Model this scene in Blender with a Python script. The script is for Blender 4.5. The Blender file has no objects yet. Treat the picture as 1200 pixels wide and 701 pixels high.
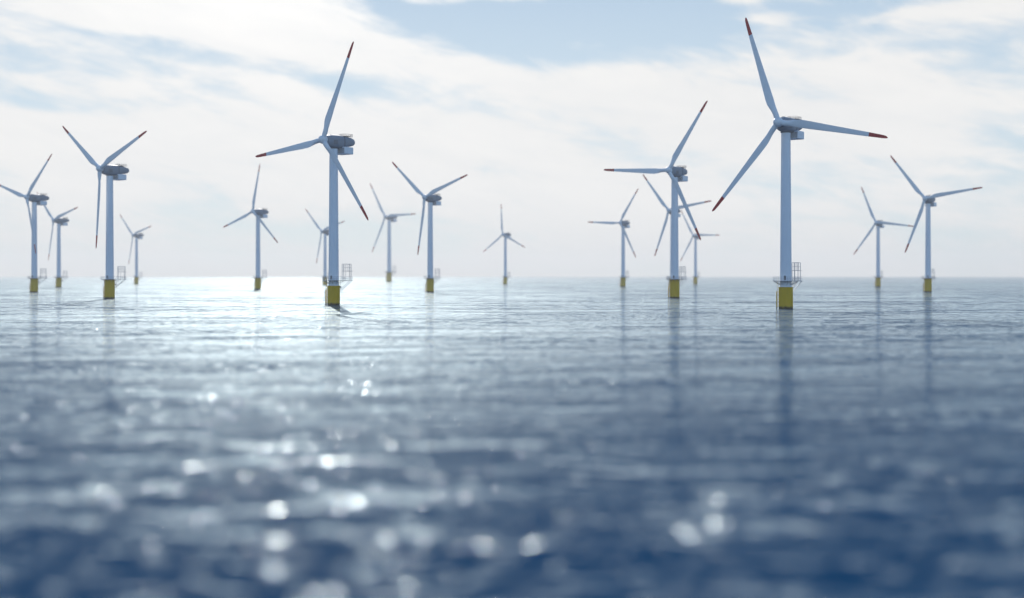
import bpy, math, random
import numpy as np
from mathutils import Vector, Matrix

scene = bpy.context.scene
COL = scene.collection
R = math.radians

# ------------------------------------------------------------------ camera
CAM_H = 17.43
FOCAL_PX = 1589.0            # focal length in widths of the 1200 px photograph
cam_data = bpy.data.cameras.new("camera")
cam = bpy.data.objects.new("camera", cam_data)
COL.objects.link(cam)
cam.location = (0, 0, CAM_H)
cam.rotation_euler = (R(90), 0, 0)
cam_data.sensor_fit = 'HORIZONTAL'
cam_data.sensor_width = 360.0
cam_data.lens = 360.0 * FOCAL_PX / 1200.0
cam_data.shift_y = -27.6 / 1200.0
cam_data.clip_start = 1.0
cam_data.clip_end = 60000.0
cam_data.dof.use_dof = True
cam_data.dof.focus_distance = 720.0
cam_data.dof.aperture_fstop = cam_data.lens * 1e-3 / 1.7
cam_data.dof.aperture_blades = 0
scene.camera = cam

# ------------------------------------------------------------------ light
SUN_AZ, SUN_EL = R(-9.5), R(27.0)     # azimuth clockwise from +Y (view direction)
sun_dir = Vector((math.sin(SUN_AZ) * math.cos(SUN_EL), math.cos(SUN_AZ) * math.cos(SUN_EL), math.sin(SUN_EL)))
sd = bpy.data.lights.new("sun", 'SUN')
sd.energy = 3.4
sd.angle = R(0.5)
sd.color = (1.0, 0.95, 0.88)
sun = bpy.data.objects.new("sun", sd)
COL.objects.link(sun)
sun.rotation_euler = sun_dir.to_track_quat('Z', 'Y').to_euler()

vs = scene.view_settings
scene.display_settings.display_device = 'sRGB'
vs.view_transform = 'Standard'
vs.look = 'None'
vs.exposure = 0.35
vs.gamma = 1.0
vs.use_curve_mapping = False

cy = scene.cycles
cy.use_denoising = True
try:
    cy.denoiser = 'OPENIMAGEDENOISE'
    cy.denoising_input_passes = 'RGB_ALBEDO_NORMAL'
except Exception:
    pass
cy.use_adaptive_sampling = False
cy.max_bounces = 5
cy.diffuse_bounces = 2
cy.glossy_bounces = 3
cy.volume_bounces = 0
cy.caustics_reflective = False
cy.caustics_refractive = False
cy.sample_clamp_direct = 60.0
cy.sample_clamp_indirect = 4.0


class Nodes:
    """small helper for writing node maths"""
    def __init__(self, tree):
        self.t = tree

    def n(self, kind, **props):
        nd = self.t.nodes.new(kind)
        for k, v in props.items():
            setattr(nd, k, v)
        return nd

    def put(self, sock, v):
        if isinstance(v, (int, float)):
            sock.default_value = v
        elif isinstance(v, (tuple, list)):
            sock.default_value = v
        else:
            self.t.links.new(v, sock)

    def m(self, op, a, b=None, c=None, clamp=False):
        nd = self.n('ShaderNodeMath', operation=op, use_clamp=clamp)
        self.put(nd.inputs[0], a)
        if b is not None:
            self.put(nd.inputs[1], b)
        if c is not None:
            self.put(nd.inputs[2], c)
        return nd.outputs[0]

    def smooth(self, x, lo, hi):
        nd = self.n('ShaderNodeMapRange', interpolation_type='SMOOTHSTEP', clamp=True)
        self.put(nd.inputs['Value'], x)
        nd.inputs['From Min'].default_value = lo
        nd.inputs['From Max'].default_value = hi
        return nd.outputs[0]

    def xyz(self, x, y, z):
        nd = self.n('ShaderNodeCombineXYZ')
        for s, v in zip(nd.inputs, (x, y, z)):
            self.put(s, v)
        return nd.outputs[0]

    def noise(self, vec, scale, detail=4, rough=.5, dist=0., lac=2.0):
        nd = self.n('ShaderNodeTexNoise')
        nd.noise_dimensions = '3D'
        self.put(nd.inputs['Vector'], vec)
        nd.inputs['Scale'].default_value = scale
        nd.inputs['Detail'].default_value = detail
        nd.inputs['Roughness'].default_value = rough
        nd.inputs['Lacunarity'].default_value = lac
        nd.inputs['Distortion'].default_value = dist
        return nd.outputs[0]

    def mix(self, f, a, b):
        nd = self.n('ShaderNodeMix', data_type='RGBA')
        self.put(nd.inputs[0], f)
        self.put(nd.inputs[6], a)
        self.put(nd.inputs[7], b)
        return nd.outputs[2]


# ------------------------------------------------------------------ sky
SKY_STRENGTH = 0.15
world = bpy.data.worlds.new("World")
scene.world = world
world.use_nodes = True
wt = world.node_tree
wt.nodes.clear()
N = Nodes(wt)
out = N.n('ShaderNodeOutputWorld')
bg = N.n('ShaderNodeBackground')
bg.inputs['Strength'].default_value = SKY_STRENGTH
wt.links.new(bg.outputs[0], out.inputs[0])
sky = N.n('ShaderNodeTexSky')
sky.sky_type = 'NISHITA'
sky.sun_disc = False
sky.sun_elevation = SUN_EL
sky.sun_rotation = SUN_AZ
sky.altitude = 0
sky.air_density = 1.0
sky.dust_density = 0.1
sky.ozone_density = 3.0
geo = N.n('ShaderNodeTexCoord')
sep = N.n('ShaderNodeSeparateXYZ')
wt.links.new(geo.outputs['Generated'], sep.inputs[0])
dx, dy, dz = sep.outputs
az = N.m('ARCTAN2', dx, dy)                 # bearing, clockwise from the view direction
el = N.m('ARCSINE', dz)                     # elevation
# long streaky clouds lying slightly across the horizon
sl = N.m('ADD', el, N.m('MULTIPLY', az, 0.16))
warp = N.noise(N.xyz(N.m('MULTIPLY', az, 5.0), N.m('MULTIPLY', sl, 16.0), 3.1), 1.0, 3, .5)
n_big = N.noise(N.xyz(N.m('MULTIPLY', az, 4.5), N.m('MULTIPLY', sl, N_S := 17.0), N.m('MULTIPLY', warp, 0.8)), 1.0, 5, .55)
n_fine = N.noise(N.xyz(N.m('MULTIPLY', az, 16.0), N.m('MULTIPLY', sl, 55.0), 7.7), 1.0, 5, .6, 0.3)
dens = N.m('ADD', N.m('MULTIPLY', N.m('SUBTRACT', n_big, .5), 2.2), N.m('MULTIPLY', N.m('SUBTRACT', n_fine, .5), 1.5))


def blob(a0, e0, ra, re, rot, amp):
    """a soft patch of more (amp > 0) or less cloud round one bearing and elevation"""
    da = N.m('SUBTRACT', az, a0)
    de = N.m('SUBTRACT', el, e0)
    c, s = math.cos(rot), math.sin(rot)
    p = N.m('DIVIDE', N.m('ADD', N.m('MULTIPLY', da, c), N.m('MULTIPLY', de, s)), ra)
    q = N.m('DIVIDE', N.m('SUBTRACT', N.m('MULTIPLY', de, c), N.m('MULTIPLY', da, s)), re)
    d2 = N.m('ADD', N.m('MULTIPLY', p, p), N.m('MULTIPLY', q, q))
    return N.m('MULTIPLY', N.m('EXPONENT', N.m('MULTIPLY', d2, -1.0)), amp)


def px(x, y):
    return (x - 600) / FOCAL_PX, (323 - y) / FOCAL_PX


patches = [
    (720, 22, 230, 42, 6, -.72), (610, 52, 110, 24, 14, -0.7), (1120, 60, 150, 90, 0, -0.25), (900, 30, 130, 22, 0, -0.3),
    (175, 62, 110, 12, 8, -0.36), (420, 105, 150, 14, 8, -0.42), (40, 132, 80, 11, 4, -0.32), (505, 100, 60, 9, 6, -0.30),
    (900, 30, 40, 9, 3, 0.75), (570, 2, 90, 7, -3, 0.6), (1060, 32, 110, 9, -4, 0.45), (860, 8, 30, 6, 0, 0.5),
    (800, 130, 260, 50, 4, 0.45), (300, 40, 250, 40, 8, 0.35), (200, 190, 330, 60, 0, 0.35), (1180, 150, 60, 60, 0, -0.25),
]
for (x, y, w, h, rot, amp) in patches:
    a0, e0 = px(x, y)
    dens = N.m('ADD', dens, blob(a0, e0, w / FOCAL_PX, h / FOCAL_PX, -R(rot), amp))
# cloud deck lies low in front and thins overhead and behind the camera
glow_dot = N.m('ADD', N.m('ADD', N.m('MULTIPLY', dx, sun_dir.x), N.m('MULTIPLY', dy, sun_dir.y)), N.m('MULTIPLY', dz, sun_dir.z))
facing = N.m('COSINE', N.m('SUBTRACT', az, SUN_AZ))
cover = N.m('ADD', 0.22, N.m('MULTIPLY', N.m('SUBTRACT', 1.0, N.smooth(facing, -0.2, 0.9)), -1.25))
cover = N.m('SUBTRACT', cover, N.m('MULTIPLY', N.m('MULTIPLY', N.smooth(el, 0.17, 0.36), 0.95), N.m('SUBTRACT', 1.0, N.m('MULTIPLY', N.m('POWER', N.m('MAXIMUM', glow_dot, 0.0), 12.0), .75))))
mask = N.smooth(N.m('ADD', dens, cover), -0.28, 0.42)
sunlit = N.smooth(N.m('ADD', n_fine, N.m('MULTIPLY', n_big, .6)), 0.4, 1.3)
glow = N.m('POWER', N.m('MAXIMUM', glow_dot, 0.0), 50.0)
cloud_hi = N.mix(sunlit, (4.30, 4.34, 4.36, 1), (4.78, 4.73, 4.64, 1))
# the deck greys towards the horizon
cloud_c = N.mix(N.smooth(N.m('ADD', el, N.m('MULTIPLY', n_big, .03)), .02, .085), (4.12, 4.14, 4.12, 1), cloud_hi)
veil = N.n('ShaderNodeVectorMath', operation='SCALE')
wt.links.new(cloud_c, veil.inputs[0])
N.put(veil.inputs['Scale'], N.m('ADD', 1.02, N.m('MULTIPLY', glow, 1.0)))
# pale, hazy blue between the clouds ahead, deepening towards the zenith
pale = N.mix(N.smooth(el, 0.12, 0.40), (2.75, 3.3, 3.72, 1), (.5, 1.35, 2.7, 1))
sky_c = N.mix(N.m('MULTIPLY', N.smooth(facing, -0.1, 0.7), .9), sky.outputs[0], pale)
col = N.mix(mask, sky_c, veil.outputs[0])
wt.links.new(col, bg.inputs['Color'])


# ------------------------------------------------------------------ materials
def principled(name, color, rough, spec=.5, metal=0.0):
    m = bpy.data.materials.new(name)
    m.use_nodes = True
    b = m.node_tree.nodes['Principled BSDF']
    b.inputs['Base Color'].default_value = (*color, 1)
    b.inputs['Roughness'].default_value = rough
    b.inputs['Specular IOR Level'].default_value = spec
    b.inputs['Metallic'].default_value = metal
    return m, Nodes(m.node_tree), b


def paint(name, color, rough=.45, wear=.1, streak=True, wear_col=(.3, .27, .22)):
    """weathered paint: broad tonal variation plus thin vertical run marks"""
    m, n, b = principled(name, color, rough)
    tc = n.n('ShaderNodeTexCoord').outputs['Object']
    mp = n.n('ShaderNodeMapping')
    n.put(mp.inputs['Vector'], tc)
    mp.inputs['Scale'].default_value = (1.3, 1.3, .06) if streak else (.4, .4, .4)
    a = n.noise(mp.outputs[0], 1.0, 5, .6)
    c = n.noise(tc, .25, 4, .55)
    f = n.m('MULTIPLY', n.smooth(n.m('ADD', n.m('MULTIPLY', a, .6), n.m('MULTIPLY', c, .4)), .42, .75), wear)
    n.put(b.inputs['Base Color'], n.mix(f, (*color, 1), (*wear_col, 1)))
    n.put(b.inputs['Roughness'], n.m('ADD', rough - .08, n.m('MULTIPLY', c, .16)))
    return m


M_WHITE = paint("white_paint", (.76, .80, .86), .45, .10)
M_GREY = paint("nacelle_paint", (.20, .24, .30), .5, .18, False)
M_BLADE = paint("blade_paint", (.76, .78, .81), .5, .06, False)
M_RED = paint("red_paint", (.46, .004, .012), .55, .10, False, (.3, .01, .015))
M_STEEL = paint("galvanised_steel", (.40, .42, .45), .5, .25, False, (.25, .22, .19))
M_DARK = paint("dark_grey_metal", (.10, .11, .13), .55, .3, False, (.12, .09, .07))

# yellow foundation paint, with a dark tidal growth band near the waterline
M_YELLOW, n, b = principled("yellow_paint", (.66, .41, .001), .6, .2)
tc = n.n('ShaderNodeTexCoord').outputs['Object']
s = n.n('ShaderNodeSeparateXYZ')
n.put(s.inputs[0], tc)
nz = n.noise(tc, .9, 5, .6)
mp = n.n('ShaderNodeMapping')
n.put(mp.inputs['Vector'], tc)
mp.inputs['Scale'].default_value = (2.2, 2.2, .12)
runs = n.smooth(n.noise(mp.outputs[0], 1.0, 4, .6), .5, .8)
c1 = n.mix(n.m('MULTIPLY', runs, .5), (.66, .41, .001, 1), (.36, .22, .01, 1))
band = n.m('SUBTRACT', 1.0, n.smooth(n.m('ADD', s.outputs[2], n.m('MULTIPLY', nz, 2.4)), 1.9, 3.0))
n.put(b.inputs['Base Color'], n.mix(band, c1, (.035, .04, .02, 1)))

# sea
M_SEA, n, b = principled("sea_water", (.006, .030, .075), .10)
b.inputs['IOR'].default_value = 1.333
tc = n.n('ShaderNodeNewGeometry').outputs['Position']
mp = n.n('ShaderNodeMapping')
n.put(mp.inputs['Vector'], tc)
mp.inputs['Rotation'].default_value = (0, 0, R(12))
mp.inputs['Scale'].default_value = (.55, 1, 1)
p = mp.outputs[0]
mp2 = n.n('ShaderNodeMapping')
n.put(mp2.inputs['Vector'], tc)
mp2.inputs['Scale'].default_value = (.35, 1, 1)
gust = n.smooth(n.noise(mp2.outputs[0], .013, 4, .6, .6), .40, .62)          # wind patches
ripple = n.noise(p, 1.5, 2, .5)
chop = n.noise(p, .42, 3, .55)
wave = n.noise(p, .12, 3, .5)
# steep little waves run in bands and clusters; between them the sea is nearly smooth
mp3 = n.n('ShaderNodeMapping')
n.put(mp3.inputs['Vector'], tc)
mp3.inputs['Location'].default_value = (37, 11, 5)
mp3.inputs['Scale'].default_value = (.28, 1, 1)
band = n.smooth(n.noise(mp3.outputs[0], .030, 4, .62, .6), .48, .64)
crest = n.m('MULTIPLY', n.smooth(n.noise(p, .13, 2, .5), .49, .63), n.m('ADD', .05, n.m('MULTIPLY', band, .95)))
fleck = n.m('MULTIPLY', n.smooth(n.noise(p, .6, 1, .5), .55, .68), n.m('ADD', .16, n.m('MULTIPLY', n.m('MAXIMUM', band, n.m('MULTIPLY', gust, .45)), .90)))
h = n.m('ADD', n.m('MULTIPLY', ripple, n.m('ADD', .014, n.m('MULTIPLY', gust, .035))),
        n.m('ADD', n.m('MULTIPLY', chop, n.m('ADD', .02, n.m('MULTIPLY', gust, .13))), n.m('MULTIPLY', wave, .12)))
h = n.m('ADD', h, n.m('MULTIPLY', n.m('MULTIPLY', crest, n.noise(p, .38, 1, .4)), 2.1))
h = n.m('ADD', h, n.m('MULTIPLY', n.m('MULTIPLY', fleck, n.noise(p, 1.3, 1, .4)), .85))
spark = n.m('MAXIMUM', n.smooth(crest, .05, .4), n.smooth(fleck, .08, .4))
bp = n.n('ShaderNodeBump')
bp.inputs['Strength'].default_value = 1.0
bp.inputs['Distance'].default_value = 1.0
if 'Filter Width' in bp.inputs:
    bp.inputs['Filter Width'].default_value = .03
n.put(bp.inputs['Height'], h)
# water body plus a mirror layer; the power on Fresnel stands for the wavelets too small to model,
# whose tilted faces reflect less than a flat sea would at grazing angles
M_SEA.node_tree.nodes.remove(b)
body = n.n('ShaderNodeBsdfDiffuse')
body.inputs['Color'].default_value = (.001, .041, .106, 1)
mir = n.n('ShaderNodeBsdfGlossy')
mir.inputs['Color'].default_value = (1, 1, 1, 1)
mir.inputs['Color'].default_value = (.83, .955, 1, 1)
mir.inputs['Roughness'].default_value = .08
n.put(mir.inputs['Normal'], bp.outputs[0])
sheen = n.n('ShaderNodeBsdfGlossy')
sheen.inputs['Color'].default_value = (.83, .955, 1, 1)
sheen.inputs['Roughness'].default_value = .57
n.put(sheen.inputs['Normal'], bp.outputs[0])
both = n.n('ShaderNodeMixShader')
both.inputs[0].default_value = .14
n.t.links.new(mir.outputs[0], both.inputs[1])
n.t.links.new(sheen.outputs[0], both.inputs[2])
fr = n.n('ShaderNodeFresnel')
fr.inputs['IOR'].default_value = 1.333
n.put(fr.inputs['Normal'], bp.outputs[0])
mx = n.n('ShaderNodeMixShader')
calm = n.m('ADD', n.m('POWER', fr.outputs[0], 3.5), n.m('MULTIPLY', n.m('POWER', fr.outputs[0], 6.0), .72), clamp=True)
n.put(mx.inputs[0], n.m('ADD', calm, n.m('MULTIPLY', spark, n.m('MULTIPLY', n.m('SUBTRACT', fr.outputs[0], calm), .60))))
n.t.links.new(body.outputs[0], mx.inputs[1])
n.t.links.new(both.outputs[0], mx.inputs[2])
n.t.links.new(mx.outputs[0], n.t.nodes['Material Output'].inputs['Surface'])

# haze
M_HAZE = bpy.data.materials.new("haze_air")
M_HAZE.use_nodes = True
M_HAZE.node_tree.nodes.clear()
n = Nodes(M_HAZE.node_tree)
vo = n.n('ShaderNodeVolumePrincipled')
vo.inputs['Color'].default_value = (.93, .93, .93, 1)
vo.inputs['Density'].default_value = 7.0e-5
vo.inputs['Anisotropy'].default_value = 0.26
mo = n.n('ShaderNodeOutputMaterial')
M_HAZE.node_tree.links.new(vo.outputs[0], mo.inputs['Volume'])


# ------------------------------------------------------------------ mesh helpers
class MB:
    def __init__(self):
        self.v, self.f, self.s = [], [], []

    def add(self, verts, faces, smooth=True):
        o = len(self.v)
        self.v += [tuple(p) for p in verts]
        self.f += [tuple(i + o for i in f) for f in faces]
        self.s += [smooth] * len(faces)

    def loft(self, rings, caps=(True, True), smooth=True):
        k = len(rings[0])
        verts = [p for r in rings for p in r]
        faces = []
        for i in range(len(rings) - 1):
            for j in range(k):
                a, b_ = i * k + j, i * k + (j + 1) % k
                faces.append((a, b_, b_ + k, a + k))
        if caps[0]:
            faces.append(tuple(reversed(range(k))))
        if caps[1]:
            faces.append(tuple(range((len(rings) - 1) * k, len(rings) * k)))
        self.add(verts, faces, smooth)

    def lathe(self, prof, seg=32, caps=(True, True)):
        self.loft([[(r * math.cos(t), r * math.sin(t), z) for t in [2 * math.pi * j / seg for j in range(seg)]] for r, z in prof], caps)

    def tube(self, a, b_, r, seg=8):
        a, b_ = Vector(a), Vector(b_)
        q = (b_ - a).to_track_quat('Z', 'Y')
        rg = [[p + q @ Vector((r * math.cos(2 * math.pi * j / seg), r * math.sin(2 * math.pi * j / seg), 0)) for j in range(seg)] for p in (a, b_)]
        self.loft(rg)

    def path(self, pts, r, seg=8, closed=False):
        pts = [Vector(p) for p in pts]
        m = len(pts)
        for i in range(m if closed else m - 1):
            self.tube(pts[i], pts[(i + 1) % m], r, seg)

    def box(self, c, size, bevel=0.0, rot=0.0):
        sx, sy, sz = [q / 2 for q in size]
        e = min(bevel, sx * .9, sy * .9, sz * .9)
        cr, sr = math.cos(rot), math.sin(rot)

        def T(x, y, z):
            return (c[0] + x * cr - y * sr, c[1] + x * sr + y * cr, c[2] + z)
        if e <= 0:
            prof = [(0, -sz), (0, sz)]
        else:
            prof = [(e, -sz), (0, -sz + e), (0, sz - e), (e, sz)]
        rings = []
        for ins, z in prof:
            x, y = sx - ins, sy - ins
            if e > 0:
                w = e * .6
                ring = [(x - w, -y), (x, -y + w), (x, y - w), (x - w, y), (-x + w, y), (-x, y - w), (-x, -y + w), (-x + w, -y)]
            else:
                ring = [(x, -y), (x, y), (-x, y), (-x, -y)]
            rings.append([T(a, b_, z) for a, b_ in ring])
        self.loft(rings, smooth=False)

    def build(self, name, mat, parent=None, autosmooth=True):
        me = bpy.data.meshes.new(name)
        me.from_pydata(self.v, [], self.f)
        me.polygons.foreach_set('use_smooth', self.s)
        me.materials.append(mat)
        me.update()
        if autosmooth and any(self.s):
            me.set_sharp_from_angle(angle=R(38))
        o = bpy.data.objects.new(name, me)
        COL.objects.link(o)
        if parent:
            o.parent = parent
        return o


# ------------------------------------------------------------------ sea surface
def build_sea():
    """one sheet of real low waves, finely divided ahead of the camera, out to the horizon"""
    rng = np.random.default_rng(11)
    th_f = np.linspace(-R(36), R(36), 420)
    th_b = np.linspace(R(36), 2 * math.pi - R(36), 120)[1:-1]
    th = np.concatenate([th_f, th_b])
    r = np.exp(np.linspace(math.log(12.0), math.log(18000.0), 1150))
    rr, tt = np.meshgrid(r, th, indexing='ij')
    x, y = rr * np.sin(tt), rr * np.cos(tt)
    step = rr * (math.log(1500.0) / 1149)
    z = np.zeros_like(x)
    main = R(-78)              # swell runs towards the camera
    for lam in np.geomspace(4.0, 60.0, 44):
        d = main + rng.normal(0, .55)
        k = 2 * math.pi / lam
        amp = .0065 * lam ** 0.86 / (2 * math.pi) * 0.75
        fade = np.clip((lam / step - 4.0) / 6.0, 0, 1)
        z += fade * amp * np.sin(k * (x * math.cos(d) + y * math.sin(d)) + rng.uniform(0, 6.28))
    nr, nt = x.shape
    co = np.stack([x, y, z], -1).reshape(-1, 3)
    i = np.arange(nr - 1)[:, None] * nt
    j = np.arange(nt)[None, :]
    j2 = (j + 1) % nt
    q = np.stack([i + j, i + nt + j, i + nt + j2, i + j2], -1).reshape(-1, 4)
    me = bpy.data.meshes.new("sea")
    nv, nf = len(co), len(q)
    # centre fan closed by one vertex
    co = np.vstack([co, [[0, 0, 0]]])
    tri = np.stack([np.full(nt, nv), np.arange(nt), (np.arange(nt) + 1) % nt], -1)
    me.vertices.add(nv + 1)
    me.vertices.foreach_set('co', co.ravel())
    loops = np.concatenate([q.ravel(), tri.ravel()])
    me.loops.add(len(loops))
    me.loops.foreach_set('vertex_index', loops)
    starts = np.concatenate([np.arange(nf) * 4, nf * 4 + np.arange(nt) * 3])
    me.polygons.add(nf + nt)
    me.polygons.foreach_set('loop_start', starts)
    me.polygons.foreach_set('use_smooth', np.ones(nf + nt, bool))
    me.update(calc_edges=True)
    me.validate()
    me.materials.append(M_SEA)
    if me.polygons[0].normal.z < 0:
        me.flip_normals()
    o = bpy.data.objects.new("sea", me)
    COL.objects.link(o)
    o['kind'] = 'structure'
    return o


build_sea()

hz = MB()
hz.box((0, 0, 149.0), (38000, 38000, 306.0))
haze = hz.build("haze", M_HAZE, autosmooth=False)
haze['kind'] = 'stuff'

# ------------------------------------------------------------------ wind turbine
YAW = R(37.68)
HUB_Z, OVER, ROTOR = 97.27, 8.76, 60.0
CONE = R(-0.94)


def airfoil(chord, thick, twist, r, sweep=0.0, m=20):
    """closed section round the blade axis; x runs along the rotation, y downwind"""
    pts = []
    for k in range(m):
        t = 2 * math.pi * k / m
        u = (1 - math.cos(t)) / 2                       # 0 leading, 1 trailing
        yt = thick * (1.48 * math.sqrt(max(u, 0)) - .63 * u - 1.76 * u * u + 1.42 * u ** 3 - .51 * u ** 4) * 1.0
        x = chord * (.30 - u)
        y = yt if t <= math.pi else -yt * .75
        c, s_ = math.cos(twist), math.sin(twist)
        pts.append((x * c - y * s_ + sweep, x * s_ + y * c, r))
    return pts


def circle(rad, r, m=20):
    pts = []
    for k in range(m):
        t = 2 * math.pi * k / m
        pts.append((rad * math.cos(t), rad * math.sin(t), r))
    return pts


def blade_section(r):
    """blend from round root to thin airfoil"""
    ch = np.interp(r, [1.2, 5, 9, 13, 18, 30, 42, 50, 56, 58.5, 59.6, 60], [2.9, 3.1, 3.9, 4.3, 4.05, 3.25, 2.6, 2.15, 1.75, 1.45, .9, .3])
    th = np.interp(r, [1.2, 5, 9, 13, 18, 30, 42, 50, 56, 60], [2.5, 2.4, 1.8, 1.25, .95, .6, .42, .32, .24, .08])
    tw = R(np.interp(r, [0, 9, 13, 20, 35, 60], [16, 15, 12, 8, 4, 2]))
    w = float(np.clip((r - 3.5) / 8.0, 0, 1))
    w = w * w * (3 - 2 * w)
    a = airfoil(ch, th * .5, tw, r)
    c = circle(1.45, r)
    bend = 0.0
    return [((1 - w) * q[0] + w * p_[0], (1 - w) * q[1] + w * p_[1] + bend, r) for p_, q in zip(a, c)]


def superellipse(w, zt, zb, y, p_=3.2, m=36):
    cz, hh = (zt + zb) / 2, (zt - zb) / 2
    pts = []
    for k in range(m):
        t = 2 * math.pi * k / m
        c, s_ = math.cos(t), math.sin(t)
        pts.append((w / 2 * math.copysign(abs(c) ** (2 / p_), c), y, cz + hh * math.copysign(abs(s_) ** (2 / p_), s_)))
    return pts


def railing(mb, pts, z, height, r=.07, post=1.6, closed=False, mid=True):
    pts = [Vector((p_[0], p_[1], z)) for p_ in pts]
    if closed:
        pts = pts + [pts[0]]
    for hgt in ([height, height * .52] if mid else [height]):
        mb.path([p_ + Vector((0, 0, hgt)) for p_ in pts], r, 6)
    for a, b_ in zip(pts, pts[1:]):
        L = (b_ - a).length
        k = max(1, round(L / post))
        for i in range(k):
            q = a.lerp(b_, i / k)
            mb.tube(q, q + Vector((0, 0, height)), r, 6)
    mb.tube(pts[-1], pts[-1] + Vector((0, 0, height)), r, 6)


def make_turbine():
    root = bpy.data.objects.new("wind_turbine", None)
    COL.objects.link(root)
    root.empty_display_size = 5
    # foundation
    f = MB()
    f.lathe([(3.72, -6), (3.72, 11.2), (3.85, 11.25), (3.85, 11.55), (3.3, 11.56)], 40)
    found = f.build("foundation", M_YELLOW, root)
    bl = MB()
    A = R(-80) - YAW          # bearing of the boat landing, clockwise from local +Y

    def pol(rad, tan, z, ang):
        return (rad * math.sin(ang) + tan * math.cos(ang), rad * math.cos(ang) - tan * math.sin(ang), z)
    for sgn in (-1, 1):
        bl.tube(pol(4.75, sgn * .9, -3, A), pol(4.75, sgn * .9, 9.2, A), .22, 10)
        for z in (1.5, 5.2, 9.0):
            bl.tube(pol(3.5, sgn * .9, z, A), pol(4.75, sgn * .9, z, A), .15, 8)
    for sgn in (-1, 1):
        bl.tube(pol(4.35, sgn * .35, -2, A), pol(4.35, sgn * .35, 14.6, A), .08, 6)
    for i in range(36):
        z = -1.5 + i * .45
        bl.tube(pol(4.35, -.35, z, A), pol(4.35, .35, z, A), .04, 5)
    bl.build("boat_landing", M_YELLOW, found)
    # tower
    t = MB()
    prof = [(3.12, 11.57), (3.12, 12.2)]
    for i in range(0, 25):
        k = i / 24
        prof.append((3.06 - .62 * k, 12.3 + k * (92.6 - 12.3)))
    t.lathe(prof, 48)
    tower = t.build("tower", M_WHITE, root)
    for z in (36.0, 62.0, 92.2):
        fl = MB()
        rr = 3.06 - .62 * (z - 12.3) / 80.3
        fl.lathe([(rr - .05, z - .14), (rr + .05, z - .12), (rr + .05, z + .12), (rr - .05, z + .14)], 48)
        fl.build("flange", M_WHITE, tower)
    dm = MB()
    DA = R(200) - YAW
    ring = []
    for q in (3.0, 3.1):
        ring.append([pol(q, x, z, DA) for x, z in ((-.55, 15.3), (.55, 15.3), (.55, 17.2), (.4, 17.5), (-.4, 17.5), (-.55, 17.2))])
    dm.loft(ring, smooth=False)
    dm.build("door", M_DARK, tower)
    # working platform
    EA = R(46) - YAW          # bearing of the walkway
    p = MB()
    p.lathe([(3.1, 14.45), (6.5, 14.55), (6.55, 14.85), (3.1, 14.86)], 40, caps=(False, False))
    for i in range(10):
        a = 2 * math.pi * i / 10
        p.tube(pol(3.05, 0, 12.6, a), pol(6.2, 0, 14.5, a), .12, 6)
    wk = [pol(r_, t_, z, EA) for z in (14.5, 14.84) for r_, t_ in ((6.2, -1.5), (13.0, -1.5), (13.0, 1.5), (6.2, 1.5))]
    p.add(wk, [(0, 1, 2, 3), (7, 6, 5, 4), (0, 4, 5, 1), (1, 5, 6, 2), (2, 6, 7, 3), (3, 7, 4, 0)], False)
    plat = p.build("platform", M_STEEL, root)
    rl = MB()
    arc = []
    half = math.asin(1.5 / 6.4)
    for i in range(25):
        a = EA + half + (2 * math.pi - 2 * half) * i / 24
        arc.append(pol(6.4, 0, 0, a))
    walk = [pol(12.9, 1.4, 0, EA), pol(12.9, -1.4, 0, EA)]
    # arc runs clockwise from the right flank of the walkway round to its left flank
    railing(rl, arc, 14.86, 2.0, .075, 1.7)
    railing(rl, [arc[-1], walk[1], walk[0], arc[0]], 14.86, 2.0, .075, 1.7)
    rl.build("railing", M_STEEL, plat)
    br = MB()
    for sgn in (-1, 1):
        br.tube(pol(12.6, sgn * 1.2, 14.5, EA), pol(3.6, sgn * 1.0, 7.8, EA), .17, 8)
        br.tube(pol(8.6, sgn * 1.2, 14.5, EA), pol(3.6, sgn * 1.0, 10.9, EA), .12, 8)
    br.build("brace", M_STEEL, plat)
    cg = MB()
    cg.box(pol(4.9, -.2, 10.6, EA), (1.1, 1.1, 1.1), .08, -EA)
    cg.build("junction_box", M_STEEL, plat)
    # access frame standing on the walkway
    af = MB()
    for rd in (6.8, 12.3):
        for sgn in (-1, 1):
            af.tube(pol(rd, sgn * .75, 14.8, EA), pol(rd, sgn * .75, 24.4, EA), .16, 8)
    for rd in (8.2, 9.4, 10.6):
        for sgn in (-1, 1):
            af.tube(pol(rd, sgn * .75, 20.2, EA), pol(rd, sgn * .75, 24.4, EA), .07, 6)
    af.tube(pol(9.4, -.75, 14.8, EA), pol(9.4, -.75, 20.2, EA), .10, 6)
    for z, rad in ((24.4, .13), (22.3, .08), (20.2, .13)):
        for sgn in (-1, 1):
            af.tube(pol(6.8, sgn * .75, z, EA), pol(12.3, sgn * .75, z, EA), rad, 6)
        for rd in (6.8, 12.3):
            af.tube(pol(rd, -.75, z, EA), pol(rd, .75, z, EA), rad, 6)
    fa = [pol(r_, t_, z, EA) for z in (20.05, 20.2) for r_, t_ in ((6.6, -.8), (14.0, -.8), (14.0, .8), (6.6, .8))]
    af.add(fa, [(0, 1, 2, 3), (7, 6, 5, 4), (0, 4, 5, 1), (1, 5, 6, 2), (2, 6, 7, 3), (3, 7, 4, 0)], False)
    af.build("access_frame", M_STEEL, root)
    # nacelle
    nb = MB()
    H = HUB_Z
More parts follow.
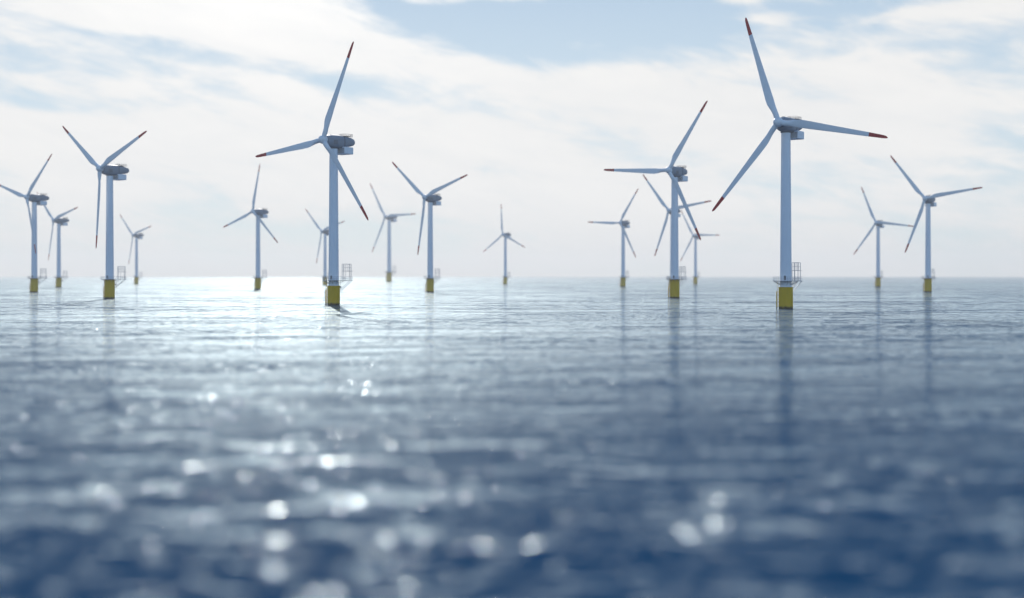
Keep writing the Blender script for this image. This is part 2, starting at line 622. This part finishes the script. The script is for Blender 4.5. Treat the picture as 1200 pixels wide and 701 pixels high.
    sec = [(-6.6, 3.6, 1.9, -2.4, 2.6), (-6.4, 4.6, 2.35, -3.0, 2.6), (-5.4, 5.9, 2.65, -3.75, 2.7), (-3, 6.6, 2.95, -4.2, 3.0), (0, 6.8, 3.0, -4.35, 3.2),
           (3.5, 6.8, 3.0, -4.4, 3.2), (5.6, 6.7, 2.95, -4.25, 3.2)]
    nb.loft([superellipse(w * 1.06, H + zt * 1.08, H + zb * 1.04, y, pw) for y, w, zt, zb, pw in sec])
    nac = nb.build("nacelle", M_GREY, root)
    rn = MB()
    sec = [(6.15, 6.5, 2.85, -3.8, 3.0), (9.5, 6.2, 2.7, -3.2, 2.9), (13.0, 5.4, 2.4, -2.6, 2.7), (15.4, 4.2, 1.9, -2.0, 2.5), (16.5, 2.8, 1.2, -1.3, 2.3), (16.9, 1.4, .55, -.6, 2.2)]
    rn.loft([superellipse(w * 1.06, H + zt * 1.08, H + zb * 1.04, y, pw) for y, w, zt, zb, pw in sec])
    rn.build("rear_housing", M_GREY, nac)
    cl = MB()
    cl.loft([superellipse(w * 1.06, H + zt * 1.08, H + zb * 1.04, y, pw) for y, w, zt, zb, pw in
             [(5.62, 6.95, 3.05, -4.45, 3.1), (6.13, 6.9, 3.0, -4.3, 3.1)]])
    cl.build("collar", M_DARK, nac)
    for sgn in (-1, 1):
        sv = MB()
        for i in range(6):
            sv.box((sgn * 3.58, -1.6, H - 2.3 + i * .42), (.12, 3.4, .2), .02)
        sv.build("side_louvre", M_DARK, nac)
    ht = MB()
    ht.box((0, -2.6, H + 3.25), (1.6, 1.8, .35), .08)
    ht.build("roof_hatch", M_GREY, nac)
    dk = MB()
    dk.box((0, 10.2, H + 3.2), (5.0, 6.6, .16), .03)
    for sx in (-1.8, 1.8):
        for yy in (7.6, 10.2, 12.8):
            dk.tube((sx, yy, H + 1.9), (sx, yy, H + 3.15), .09, 6)
    railing(dk, [(-2.4, 13.4), (-2.4, 7.0), (2.4, 7.0), (2.4, 13.4)], H + 3.28, 1.25, .06, 1.5, closed=True)
    dk.build("hoist_deck", M_DARK, nac)
    mt = MB()
    mt.tube((1.2, 14.4, H + 1.9), (1.2, 14.4, H + 4.6), .05, 6)
    mt.tube((.7, 14.4, H + 4.3), (1.7, 14.4, H + 4.3), .04, 6)
    mt.build("weather_mast", M_DARK, nac)
    bx = MB()
    bx.box((0, 7.9, H - 5.6), (9.9, 7.2, 4.1), .18)
    for sgn in (-1, 1):
        bx.tube((sgn * 2.2, 5.2, H - 3.6), (sgn * 2.2, 5.2, H - 2.9), .25, 8)
        bx.tube((sgn * 2.2, 9.6, H - 3.7), (sgn * 2.2, 9.6, H - 2.7), .25, 8)
    box = bx.build("equipment_box", M_WHITE, root)
    gr = MB()
    for i in range(7):
        gr.box((0, 4.27, H - 7.0 + i * .45), (9.0, .06, .2))
    gr.build("vent_grille", M_DARK, box)
    yb = MB()
    yb.lathe([(2.5, 92.4), (2.75, 92.5), (2.75, 93.05), (2.5, 93.2)], 40)
    yb.build("yaw_bearing", M_DARK, root)
    # hub
    hb = MB()
    rings = []
    for yy, rad in ((2.25, 1.5), (1.9, 2.15), (1.0, 2.5), (-.2, 2.6), (-1.1, 2.4), (-1.9, 1.95), (-2.5, 1.3), (-2.8, .6), (-2.85, .12)):
        rings.append([(rad * math.cos(2 * math.pi * j / 32), -OVER + yy, H + rad * math.sin(2 * math.pi * j / 32)) for j in range(32)])
    hb.loft(list(reversed(rings)))
    hub = hb.build("hub", M_BLADE, root)
    # three blades, placed per turbine; each carries its red tip
    b1 = MB()
    b1.loft([blade_section(r_) for r_ in [1.2, 2.5, 3.5, 5, 6, 7, 8, 9, 10, 11, 12, 13, 15, 18, 22, 26, 30, 35, 40, 45, 50]])
    b2 = MB()
    b2.loft([blade_section(r_) for r_ in [50.0, 52, 54, 56, 57.5, 58.5, 59.2, 59.7, 60]])
    for i in range(3):
        if i == 0:
            bo = b1.build("blade", M_BLADE, root)
            to = b2.build("blade_tip", M_RED, bo)
            to.data.name = "blade_tip"
        else:
            bo = bo.copy()
            COL.objects.link(bo)
            to = to.copy()
            COL.objects.link(to)
            to.parent = bo
        to['label'] = "dark red painted blade tip"
    for o in root.children:
        for c in o.children:
            if c.name.startswith("collar"):
                c['label'] = "dark ring round the nacelle"
    return root


def set_phase(root, phase):
    k = 0
    for o in sorted(root.children, key=lambda q: q.name):
        if o.name.split('.')[0] == 'blade':
            o.matrix_local = (Matrix.Translation((0, -OVER, HUB_Z)) @ Matrix.Rotation(phase + k * 2 * math.pi / 3, 4, 'Y')
                              @ Matrix.Rotation(CONE, 4, 'X'))
            k += 1


def copy_tree(o, parent=None):
    c = o.copy()
    COL.objects.link(c)
    c.parent = parent
    for ch in list(o.children):
        copy_tree(ch, c)
    return c


# x, y on the water, rotor phase in degrees, size, label
TURBINES = [
    (142.1, 703.7, 101.3, .989, "largest and nearest white wind turbine, tall tower on yellow base right of centre"),
    (-104.3, 792.9, 23.7, .990, "second largest white wind turbine, left of centre, one blade up and one to the left"),
    (-301.1, 1014.9, 66.0, .996, "large white wind turbine with Y shaped rotor, red tip hanging left of its tower"),
    (123.6, 1030.2, 33.3, .996, "white wind turbine just left of the largest one, one blade pointing level to the left"),
    (433.6, 1413.2, 81.4, 1.0, "taller of the two wind turbines standing right of the largest one"),
    (-84.0, 1393.2, 70.2, 1.002, "wind turbine with Y shaped rotor, next right of the second largest turbine"),
    (-489.1, 1388.4, 46.0, 1.001, "wind turbine at the left edge, one blade cut off and another crossing its tower"),
    (198.1, 1674.3, 80.7, 1.001, "wind turbine whose tower is hidden behind a nearer turbine, only its rotor showing"),
    (-318.0, 1697.8, 12.1, 1.001, "lone small wind turbine, nearest one left of the second largest turbine, one blade up"),
    (-656.4, 1963.9, 74.2, 1.003, "small wind turbine beside the one at the left edge, upper blade behind its nacelle"),
    (169.3, 2065.5, 32.6, 1.003, "small wind turbine left of a bigger twin with the same level left blade"),
    (557.2, 2063.5, 97.1, 1.004, "shorter of the two wind turbines standing right of the largest one"),
    (-326.8, 3608.5, 88.1, 1.786, "small wind turbine between the two middle left ones, level right blade, base nearest the horizon"),
    (-338.2, 2453.6, 74.2, 1.003, "tiny wind turbine partly hidden behind the tower of the second largest turbine"),
    (-743.8, 2686.1, 74.3, 1.003, "tiny hazy wind turbine right of the large Y rotor turbine at left"),
    (-13.0, 2653.1, 116.1, 1.002, "tiny far wind turbine alone in the middle, one blade up and two drooping"),
    (368.6, 2723.5, 90.8, 1.004, "tiny far wind turbine just right of the pair that overlap each other"),
]

# most of the farm has its yellow paint carried right up to the platform
tall = MB()
tall.lathe([(3.72, -6), (3.72, 13.9), (3.85, 13.95), (3.85, 14.38), (3.3, 14.4)], 40)
tall_ob = tall.build("foundation", M_YELLOW)
TALL = tall_ob.data
bpy.data.objects.remove(tall_ob)

first = make_turbine()
first.rotation_euler = (0, 0, -YAW)
roots = [first] + [copy_tree(first) for _ in TURBINES[1:]]
for o, (x, y, ph, sc, lab) in zip(roots, TURBINES):
    o.location = (x, y, 0)
    o.rotation_euler = (0, 0, -YAW)
    o.scale = (sc, sc, sc)
    set_phase(o, R(ph))
    if o not in roots[:2]:
        for c in o.children:
            if c.name.startswith("foundation"):
                c.data = TALL
    o['label'] = lab
    o['category'] = "wind turbine"
    o['group'] = "wind turbines standing in the sea"
